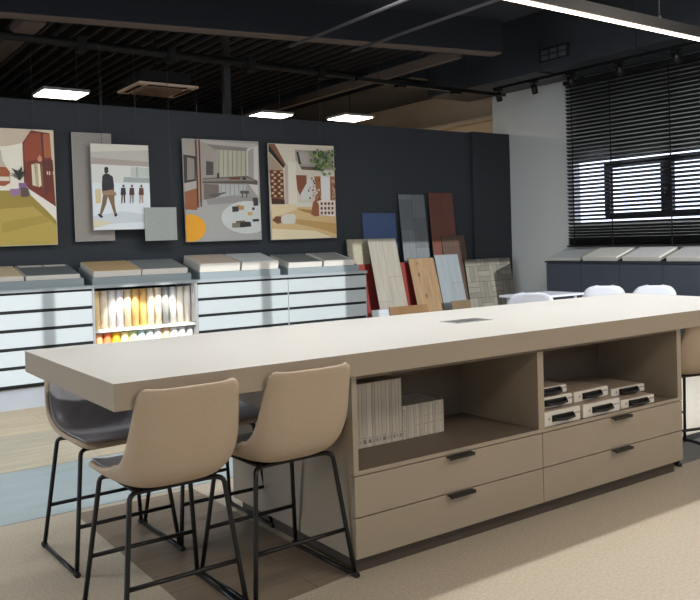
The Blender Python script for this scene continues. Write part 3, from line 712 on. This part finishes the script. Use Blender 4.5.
lean('floor_board', 5.46, 6.52, 1.05, 6.18, 5.98, mat('red_board', (128, 42, 35), 0.6), 'bright red board behind the pale and oak planks')
lean('floor_board', 5.60, 6.08, 1.39, 6.10, 5.74, plank_mat('pale_oak_board', (160, 154, 142), (148, 142, 130), 0.24, 0.9, 'z', 0.18, 0.5), 'tall pale oak board in front of the red board')
lean('floor_board', 6.29, 6.755, 1.10, 6.09, 5.78, plank_mat('oak_board', (160, 132, 98), (148, 120, 88), 0.46, 3, 'z', 0.28, 0.5, knots=True), 'golden knotty oak board in front of the red board')
lean('floor_board', 6.77, 7.22, 1.135, 6.09, 5.80, plank_mat('ice_grey_board', (142, 150, 154), (132, 142, 148), 0.23, 0.75, 'z', 0.15, 0.5), 'icy grey wood board right of the golden oak one')
# chevron / basket weave board
def weave():
    m = bpy.data.materials.new('basket_weave'); m.use_nodes = True; nt = m.node_tree; b = nt.nodes['Principled BSDF']; b.inputs['Roughness'].default_value = .6
    tc = nt.nodes.new('ShaderNodeTexCoord'); sep = nt.nodes.new('ShaderNodeSeparateXYZ'); nt.links.new(tc.outputs['Object'], sep.inputs[0])
    c1 = nt.nodes.new('ShaderNodeCombineXYZ'); nt.links.new(sep.outputs['X'], c1.inputs[0]); nt.links.new(sep.outputs['Z'], c1.inputs[1])
    c2 = nt.nodes.new('ShaderNodeCombineXYZ'); nt.links.new(sep.outputs['Z'], c2.inputs[0]); nt.links.new(sep.outputs['X'], c2.inputs[1])
    outs = []
    for c in (c1, c2):
        br = nt.nodes.new('ShaderNodeTexBrick'); br.offset = 0; br.inputs['Scale'].default_value = 1; br.inputs['Brick Width'].default_value = .24; br.inputs['Row Height'].default_value = .08
        br.inputs['Mortar Size'].default_value = .003
        br.inputs['Color1'].default_value = lin((142, 138, 126)) + (1,); br.inputs['Color2'].default_value = lin((108, 105, 96)) + (1,); br.inputs['Mortar'].default_value = lin((64, 61, 56)) + (1,)
        nt.links.new(c.outputs[0], br.inputs['Vector']); outs.append(br)
    ck = nt.nodes.new('ShaderNodeTexChecker'); ck.inputs['Scale'].default_value = 1 / .24; nt.links.new(c1.outputs[0], ck.inputs['Vector'])
    mx = nt.nodes.new('ShaderNodeMix'); mx.data_type = 'RGBA'; nt.links.new(ck.outputs['Fac'], mx.inputs[0]); nt.links.new(outs[0].outputs[0], mx.inputs[6]); nt.links.new(outs[1].outputs[0], mx.inputs[7])
    nz = nt.nodes.new('ShaderNodeTexNoise'); nz.inputs['Scale'].default_value = 12; nt.links.new(tc.outputs['Object'], nz.inputs['Vector'])
    rp = nt.nodes.new('ShaderNodeValToRGB'); rp.color_ramp.elements[0].color = (.72, .72, .72, 1); rp.color_ramp.elements[1].color = (1.1, 1.1, 1.1, 1); nt.links.new(nz.outputs['Fac'], rp.inputs[0])
    m2 = nt.nodes.new('ShaderNodeMix'); m2.data_type = 'RGBA'; m2.blend_type = 'MULTIPLY'; m2.inputs[0].default_value = 1
    nt.links.new(mx.outputs[2], m2.inputs[6]); nt.links.new(rp.outputs[0], m2.inputs[7]); nt.links.new(m2.outputs[2], b.inputs['Base Color'])
    return m
lean('floor_board', 7.42, 8.37, 1.045, 6.16, 5.98, weave(), 'wide grey basket weave parquet board in the corner')
m_osb = plank_mat('offcut_oak', (190, 148, 98), (176, 134, 86), 0.1, 0.4, 'x', .25, .6)
for (a, b_, ht, m, lb) in [(5.345, 5.615, 0.47, mat('offcut_grey', (176, 184, 190), 0.6), 'short pale grey offcut board standing beside the drawer cabinets'),
                        (5.63, 6.29, 0.49, m_osb, 'short wide oak offcut board in front of the golden oak board'), (6.72, 7.08, 0.50, plank_mat('offcut_tan', (176, 148, 112), (160, 134, 100), 0.1, 0.4, 'x', .25, .6), 'short tan offcut board in front of the icy grey board')]:
    lean('offcut_board', a, b_, ht, 5.70, 5.60, m, lb)

# ------------------------------------------------------------------ pictures on the dark wall
PCOL = {}
def pm(c):
    k = 'print_%02x%02x%02x' % c
    return mat(k, tuple(min(252, 8 + (v - 16) * 1.2 if v > 16 else v * .6) for v in c), 0.45)
def picture(x0, x1, z0, z1, y, th, bg, layers, lb, cat='picture', name='picture_panel', wires=(0.2, 0.8), tilt=0):
    t = thing(name, lb, cat, ((x0 + x1) / 2, y, z0), 'hanging panels on the dark wall')
    t.rotation_euler = (0, -0.010, 0); t.location.x -= 0.014
    MB().box(x0, x1, y, y + th, z0, z1).build('panel', mat('panel_edge', (190, 188, 184), 0.6), t)
    mats = [pm(bg) if not isinstance(bg, bpy.types.Material) else bg]; mb = MB(); wd, ht = x1 - x0, z1 - z0
    yy = y - 0.0006
    mb.m = 0; mb.add([(x0 + .003, yy, z0 + .003), (x1 - .003, yy, z0 + .003), (x1 - .003, yy, z1 - .003), (x0 + .003, yy, z1 - .003)], [(0, 1, 2, 3)])
    for c, poly in layers:
        yy -= 0.00025
        m = pm(c)
        if m not in mats: mats.append(m)
        mb.m = mats.index(m)
        mb.add([(x0 + wd * min(.995, max(.005, u)), yy, z0 + ht * min(.995, max(.005, v))) for u, v in poly], [list(range(len(poly)))])
    mb.build('printed_image', mats, t)
    for f_ in (.15, .85): MB().box(x0 + wd * f_ - .02, x0 + wd * f_ + .02, y + th, WY, z0 + ht * .8, z0 + ht * .8 + .04).build('wall_standoff', m_blackm, t)
    for f_ in wires:
        MB().tube([(x0 + wd * f_, y + th / 2, z1), (x0 + wd * f_, y + th / 2, 3.6)], 0.0022, 5).build('hanging_wire', mat('wire_grey', (70, 74, 80), 0.5), t)
def R(u0, u1, v0, v1): return [(u0, v0), (u1, v0), (u1, v1), (u0, v1)]
def ell(cu, cv, ru, rv, n=20, a0=0, a1=2 * PI): return [(cu + ru * math.cos(a0 + (a1 - a0) * k / n), cv + rv * math.sin(a0 + (a1 - a0) * k / n)) for k in range(n + (0 if a1 - a0 > 6.2 else 1))]

# picture one: wardrobe room with olive-yellow floor (u right of 0.44 is in frame)
L = []
U = lambda px: (px - 0) / 265.0 * 0.555 + 0.445       # crop pixels to panel fraction
V = lambda py: 1 - (py - 40) / 540.0
def q1(pts): return [(U(a), V(b_)) for a, b_ in pts]
L += [((222, 214, 200), q1([(-190, 38), (155, 45), (115, 105), (115, 325), (-190, 325)])),
      ((196, 180, 160), q1([(-190, 38), (155, 45), (112, 105), (40, 122), (-190, 130)])),
      ((150, 132, 60), q1([(-190, 330), (60, 325), (140, 330), (262, 470), (268, 578), (-190, 578)])),
      ((172, 152, 78), q1([(-190, 420), (150, 400), (262, 490), (266, 578), (-190, 578)])),
      ((160, 142, 68), q1([(0, 470), (200, 440), (230, 470), (0, 520)])),
      ((216, 210, 200), q1([(135, 322), (155, 322), (262, 400), (264, 462), (140, 345)])),
      ((112, 44, 24), q1([(155, 45), (245, 55), (262, 400), (138, 320), (112, 290), (112, 105)])),
      ((142, 64, 34), q1([(150, 60), (200, 56), (205, 180), (120, 190), (118, 110)])),
      ((92, 34, 20), q1([(205, 185), (255, 180), (258, 235), (210, 230)])),
      ((160, 90, 50), q1([(212, 60), (246, 58), (250, 170), (214, 172)])),
      ((70, 30, 20), q1([(205, 56), (209, 56), (222, 345), (218, 345)])),
      ((100, 36, 22), q1([(200, 240), (256, 250), (258, 345), (205, 320)])),
      ((206, 196, 176), q1([(150, 205), (165, 200), (170, 305), (152, 300)])),
      ((180, 160, 120), q1([(168, 198), (180, 196), (184, 308), (170, 306)])),
      ((214, 206, 190), q1([(180, 200), (192, 200), (196, 300), (184, 310)])),
      ((120, 84, 56), q1([(192, 210), (204, 210), (206, 310), (196, 312)])),
      ((190, 130, 110), q1([(180, 175), (192, 158), (204, 172), (200, 190), (184, 190)])),
      ((206, 190, 170), q1([(224, 235), (230, 235), (230, 250), (224, 250)])), ((206, 190, 170), q1([(234, 235), (240, 235), (240, 252), (234, 252)])),
      ((146, 112, 150), q1([(45, 318), (92, 316), (92, 345), (85, 345), (60, 352), (45, 345)])),
      ((130, 92, 136), q1([(85, 290), (122, 290), (125, 320), (88, 322)])),
      ((90, 74, 70), q1([(92, 312), (130, 312), (134, 352), (96, 356)])),
      ((150, 84, 50), q1([(-60, 215), (30, 218), (46, 240), (46, 290), (20, 305), (-60, 300)])),
      ((208, 196, 180), q1([(-60, 262), (44, 262), (44, 282), (-60, 282)])),
      ((190, 178, 160), q1([(0, 130), (10, 150), (14, 190), (30, 215), (0, 215)]))]
for k in range(14):
    a = PI * (0.02 + 0.98 * k / 13); cx_, cy_ = 95, 265; r_ = 56 + 14 * math.sin(k * 2.3)
    dx, dy = math.cos(a) * r_, -math.sin(a) * r_ * 0.95
    L.append(((34, 40, 30), q1([(cx_ - 5, cy_ + 15), (cx_ + dx * .55 - dy * .12, cy_ + dy * .6), (cx_ + dx, cy_ + dy * .8), (cx_ + dx * .55 + dy * .12, cy_ + dy * .5)])))
picture(0.60, 1.605, 1.412, 2.637, 6.27, 0.02, (200, 186, 160), L, 'hanging picture of a wardrobe room with a yellow wood floor, leftmost')

# stone sample board behind picture two
picture(1.80, 2.235, 1.445, 2.637, 6.285, 0.018, mat('speckled_stone', (156, 150, 144), 0.7, noise=0.12, nscale=60), [], 'tall hanging speckled stone panel partly behind the walking man picture', 'panel', 'stone_panel')
# picture two: white hall with walking people
L = []
def q2(pts): return [((a - 47 - (b_ - 110) * 0.055) / 270.0, 1 - (b_ - 112) / 393.0) for a, b_ in pts]
L += [((176, 172, 166), q2([(47, 112), (318, 112), (322, 205), (50, 205)])), ((160, 150, 142), q2([(47, 175), (322, 190), (322, 212), (50, 205)])),
      ((196, 192, 182), q2([(47, 112), (318, 112), (320, 135), (48, 150)])),
      ((200, 200, 196), q2([(52, 205), (325, 212), (330, 300), (56, 300)])), ((150, 158, 158), q2([(205, 262), (325, 265), (326, 288), (200, 286)])),
      ((176, 184, 178), q2([(235, 215), (322, 218), (324, 262), (236, 260)])), ((122, 126, 122), q2([(262, 215), (266, 215), (268, 262), (264, 262)])),
      ((206, 212, 216), q2([(56, 290), (328, 290), (338, 505), (66, 505)])), ((188, 196, 202), q2([(62, 440), (200, 420), (335, 440), (336, 470), (66, 480)])),
      ((194, 178, 140), q2([(72, 318), (98, 316), (100, 380), (76, 385)])), ((200, 192, 168), q2([(66, 455), (160, 470), (70, 498)])),
      # walking man
      ((36, 30, 30), q2([(112, 222), (120, 216), (130, 220), (131, 240), (122, 248), (113, 242)])),
      ((34, 34, 40), q2([(104, 258), (118, 246), (132, 248), (152, 262), (158, 300), (158, 330), (104, 330), (102, 300)])),
      ((150, 120, 100), q2([(104, 328), (150, 320), (170, 338), (168, 348), (128, 352), (106, 342)])),
      ((112, 92, 66), q2([(108, 345), (130, 348), (124, 385), (104, 436), (94, 434), (104, 385)])),
      ((120, 98, 70), q2([(128, 346), (160, 344), (162, 385), (172, 436), (162, 438), (146, 390)])),
      ((24, 20, 20), q2([(84, 432), (92, 430), (110, 442), (106, 450), (96, 446)])), ((24, 20, 20), q2([(160, 438), (172, 428), (176, 438), (166, 446)]))]
for cx_, c, c2 in [(201, (44, 40, 44), (70, 56, 50)), (241, (84, 44, 46), (120, 122, 130)), (286, (96, 50, 40), (160, 140, 122))]:
    L += [(c, q2([(cx_ - 4, 298), (cx_ + 5, 298), (cx_ + 5, 309), (cx_ - 4, 309)])), (c, q2([(cx_ - 10, 312), (cx_ + 10, 312), (cx_ + 13, 345), (cx_ - 12, 345)])),
          (c2, q2([(cx_ - 8, 345), (cx_ - 1, 345), (cx_ - 4, 384), (cx_ - 9, 384)])), (c2, q2([(cx_ + 1, 345), (cx_ + 9, 345), (cx_ + 10, 380), (cx_ + 4, 384)]))]
picture(1.97, 2.63, 1.565, 2.515, 6.20, 0.02, (206, 206, 204), L, 'hanging picture of a man walking through a bright hall with three people beyond')
L = []
picture(2.545, 2.925, 1.435, 1.812, 6.16, 0.015, mat('pale_linen', (170, 176, 172), 0.7, noise=0.07, nscale=30, stretch=(6, 1, 1)), [((120, 126, 124), ell(.45, .52, .014, .014, 8))], 'small square pale grey textured sample hanging at the corner of the walking man picture', 'panel', 'textured_panel', wires=(0.88,))
# picture three: concrete atrium, orange carpet
L = []
def q3(pts): return [((a - 22 - (b_ - 25) * 0.05) / 408.0, 1 - (b_ - 25) / 550.0) for a, b_ in pts]
L += [((150, 142, 134), q3([(22, 22), (200, 60), (200, 340), (50, 400)])), ((168, 162, 156), q3([(100, 30), (430, 40), (370, 70), (205, 62)])),
      ((128, 120, 114), q3([(150, 50), (370, 62), (370, 80), (190, 78)])),
      ((170, 168, 150), q3([(207, 78), (365, 82), (362, 230), (210, 225)])),
      ((186, 184, 178), q3([(365, 70), (432, 45), (436, 340), (370, 250)])), ((150, 146, 142), q3([(372, 80), (404, 60), (408, 250), (376, 228)])),
      ((92, 80, 72), q3([(130, 235), (370, 218), (430, 245), (430, 268), (370, 262), (130, 262)])), ((130, 124, 118), q3([(130, 240), (360, 225), (420, 244), (130, 252)])),
      ((170, 172, 170), q3([(215, 265), (365, 268), (360, 325), (225, 335)])), ((110, 100, 94), q3([(135, 265), (215, 268), (215, 330), (140, 370)])),
      ((160, 160, 158), q3([(140, 350), (300, 325), (440, 340), (452, 572), (50, 572), (45, 410)])), ((140, 138, 136), q3([(150, 350), (300, 325), (420, 335), (420, 360), (160, 378)])),
      ((60, 56, 54), q3([(25, 110), (92, 118), (95, 250), (32, 262)])), ((134, 128, 122), q3([(48, 125), (84, 132), (88, 240), (50, 246)])),
      ((166, 160, 152), q3([(30, 262), (100, 248), (102, 285), (34, 308)])), ((140, 88, 56), q3([(34, 308), (100, 288), (104, 405), (40, 400)])),
      ((70, 50, 42), q3([(86, 25), (94, 25), (112, 392), (104, 392)])), ((160, 122, 98), q3([(94, 25), (98, 25), (116, 392), (112, 392)])), ((96, 60, 46), q3([(104, 28), (112, 28), (128, 388), (120, 388)])),
      ((74, 68, 64), q3([(146, 142), (184, 146), (186, 216), (148, 218)])),
      ((188, 192, 190), [(u, v) for u, v in ell(.82, .23, .36, .165, 26) if True]),
      ((226, 158, 40), ell(.055, .135, .20, .135, 24)),
      ((52, 50, 48), q3([(288, 388), (325, 386), (325, 415), (290, 418)])), ((170, 130, 84), q3([(300, 376), (355, 386), (352, 408), (325, 405), (322, 386)])),
      ((44, 44, 44), q3([(332, 470), (392, 474), (396, 500), (334, 504)])), ((120, 116, 104), q3([(288, 480), (332, 476), (334, 504), (290, 504)])), ((100, 80, 54), q3([(310, 468), (360, 466), (360, 476), (312, 478)])),
      ((190, 146, 92), q3([(374, 420), (400, 418), (402, 436), (376, 438)])), ((70, 64, 60), q3([(398, 395), (412, 392), (414, 408), (400, 410)])), ((56, 54, 52), q3([(402, 460), (438, 458), (440, 472), (404, 474)])),
      ((60, 58, 58), q3([(400, 340), (430, 340), (434, 384), (408, 386)])), ((90, 86, 82), q3([(160, 325), (250, 308), (250, 315), (190, 338)])),
      ((80, 78, 76), q3([(332, 300), (380, 302), (380, 318), (332, 318)])), ((80, 78, 76), q3([(340, 318), (346, 318), (346, 340), (340, 340)])), ((80, 78, 76), q3([(364, 318), (370, 318), (370, 340), (364, 340)])),
      ((52, 40, 34), q3([(205, 205), (216, 205), (216, 232), (205, 232)])), ((104, 66, 46), q3([(270, 226), (330, 228), (330, 240), (270, 240)])), ((40, 38, 38), q3([(344, 226), (364, 230), (362, 240), (342, 240)]))]
for k in range(7): L.append(((120, 118, 106), q3([(212 + k * 24, 80), (215 + k * 24, 80), (217 + k * 24, 226), (214 + k * 24, 226)])))
for k in range(6): L.append(((128, 128, 124), q3([(225 + k * 24, 268), (228 + k * 24, 268), (229 + k * 24, 325), (226 + k * 24, 325)])))
picture(3.08, 4.097, 1.412, 2.635, 6.27, 0.02, (150, 146, 142), L, 'hanging picture of a concrete atrium lounge with an orange round rug')
# picture four: library hall with hanging plant
L = []
def q4(pts): return [((a - 38 - (b_ - 25) * 0.035) / 370.0, 1 - (b_ - 25) / 540.0) for a, b_ in pts]
L += [((196, 188, 174), q4([(80, 25), (410, 45), (415, 380), (60, 380), (120, 150)])), ((122, 84, 58), q4([(38, 25), (75, 27), (140, 150), (118, 160), (38, 60)])), ((36, 28, 26), q4([(38, 38), (46, 38), (128, 150), (120, 162), (38, 70)])),
      ((160, 140, 120), q4([(40, 75), (118, 165), (120, 175), (44, 175)])), ((120, 76, 50), q4([(44, 172), (120, 175), (128, 365), (58, 365)])),
      ((70, 42, 32), q4([(56, 330), (128, 340), (130, 365), (58, 362)])),
      ((176, 166, 152), q4([(128, 145), (146, 145), (152, 370), (132, 370)])), ((206, 200, 188), q4([(146, 120), (190, 130), (200, 370), (150, 370)])),
      ((150, 144, 138), q4([(185, 55), (405, 60), (408, 170), (215, 155), (188, 110)])), ((166, 158, 150), q4([(205, 70), (340, 70), (330, 140), (222, 135)])), ((40, 36, 36), q4([(192, 65), (204, 68), (220, 138), (208, 136)])), ((100, 84, 74), q4([(215, 150), (330, 152), (332, 172), (222, 168)])),
      ((126, 78, 58), q4([(190, 200), (250, 200), (250, 280), (215, 320), (198, 280)])), ((150, 100, 70), q4([(295, 205), (412, 205), (414, 350), (300, 350)])),
      ((196, 196, 194), q4([(215, 310), (262, 225), (295, 215), (310, 320), (230, 345)])), ((206, 206, 204), q4([(330, 180), (385, 180), (388, 345), (335, 345)])),
      ((200, 196, 188), q4([(50, 372), (415, 345), (418, 400), (55, 410)])), ((196, 170, 126), q4([(52, 400), (200, 380), (420, 385), (424, 562), (58, 562)])), ((206, 190, 156), q4([(55, 370), (190, 365), (200, 395), (60, 440)])),
      ((160, 128, 80), q4([(190, 390), (290, 400), (300, 425), (240, 412)])), ((178, 146, 94), q4([(190, 450), (420, 480), (424, 545), (360, 520), (190, 475)])), ((214, 200, 170), q4([(60, 500), (300, 520), (400, 562), (60, 562)])),
      ((112, 70, 50), q4([(60, 455), (80, 432), (110, 435), (112, 470), (90, 475)])), ((200, 196, 188), q4([(108, 440), (125, 422), (180, 420), (192, 440), (180, 475), (125, 478), (108, 465)])),
      ((140, 86, 60), q4([(275, 425), (285, 360), (300, 338), (322, 372), (324, 432), (300, 438)])), ((214, 208, 198), q4([(320, 345), (412, 345), (416, 440), (322, 430)]))]
for r_ in range(9):
    for c_ in range(4):
        L.append(((204, 184, 156) if (r_ + c_) % 2 else (60, 40, 32), q4([(50 + c_ * 18 + (r_ % 2) * 5, 180 + r_ * 17), (62 + c_ * 18 + (r_ % 2) * 5, 180 + r_ * 17), (62 + c_ * 18 + (r_ % 2) * 5, 188 + r_ * 17), (50 + c_ * 18 + (r_ % 2) * 5, 188 + r_ * 17)])))
for r_ in range(3):
    for c_ in range(4):
        L.append(((110, 70, 56), q4([(328 + c_ * 21, 356 + r_ * 27), (340 + c_ * 21, 356 + r_ * 27), (340 + c_ * 21, 372 + r_ * 27), (328 + c_ * 21, 372 + r_ * 27)])))
rr = random.Random(3)
for k in range(30):
    L.append((rr.choice([(96, 60, 44), (180, 150, 120), (210, 200, 190)]), q4([(lambda a, b_: (a, b_))(x_, y_) for x_, y_ in (lambda X, Y: [(X, Y), (X + 8, Y), (X + 8, Y + 11), (X, Y + 11)])(rr.uniform(250, 325), rr.uniform(210, 330))])))
for k in range(20):
    L.append((rr.choice([(120, 76, 54), (190, 160, 128)]), q4((lambda X, Y: [(X, Y), (X + 7, Y), (X + 7, Y + 12), (X, Y + 12)])(rr.uniform(388, 404), rr.uniform(210, 330)))))
for k in range(90):
    X, Y = rr.gauss(345, 42), rr.gauss(108, 42)
    if Y < 48 or X > 402 or Y > 215: continue
    X = max(X, 240 + (180 - Y) * .1); a = rr.uniform(0, PI); s_ = rr.uniform(12, 23)
    L.append((rr.choice([(86, 106, 60), (112, 130, 80), (66, 84, 48), (134, 148, 104)]), q4([(X, Y), (X + s_ * math.cos(a), Y + s_ * math.sin(a)), (X + s_ * 1.2 * math.cos(a + .7), Y + s_ * 1.2 * math.sin(a + .7)), (X + s_ * .8 * math.cos(a + 1.4), Y + s_ * .8 * math.sin(a + 1.4))])))
picture(4.235, 5.235, 1.412, 2.632, 6.27, 0.02, (200, 190, 172), L, 'hanging picture of a timber library hall with a green hanging plant, rightmost')

for o in bpy.data.objects:
    if '_w' in o: del o['_w']
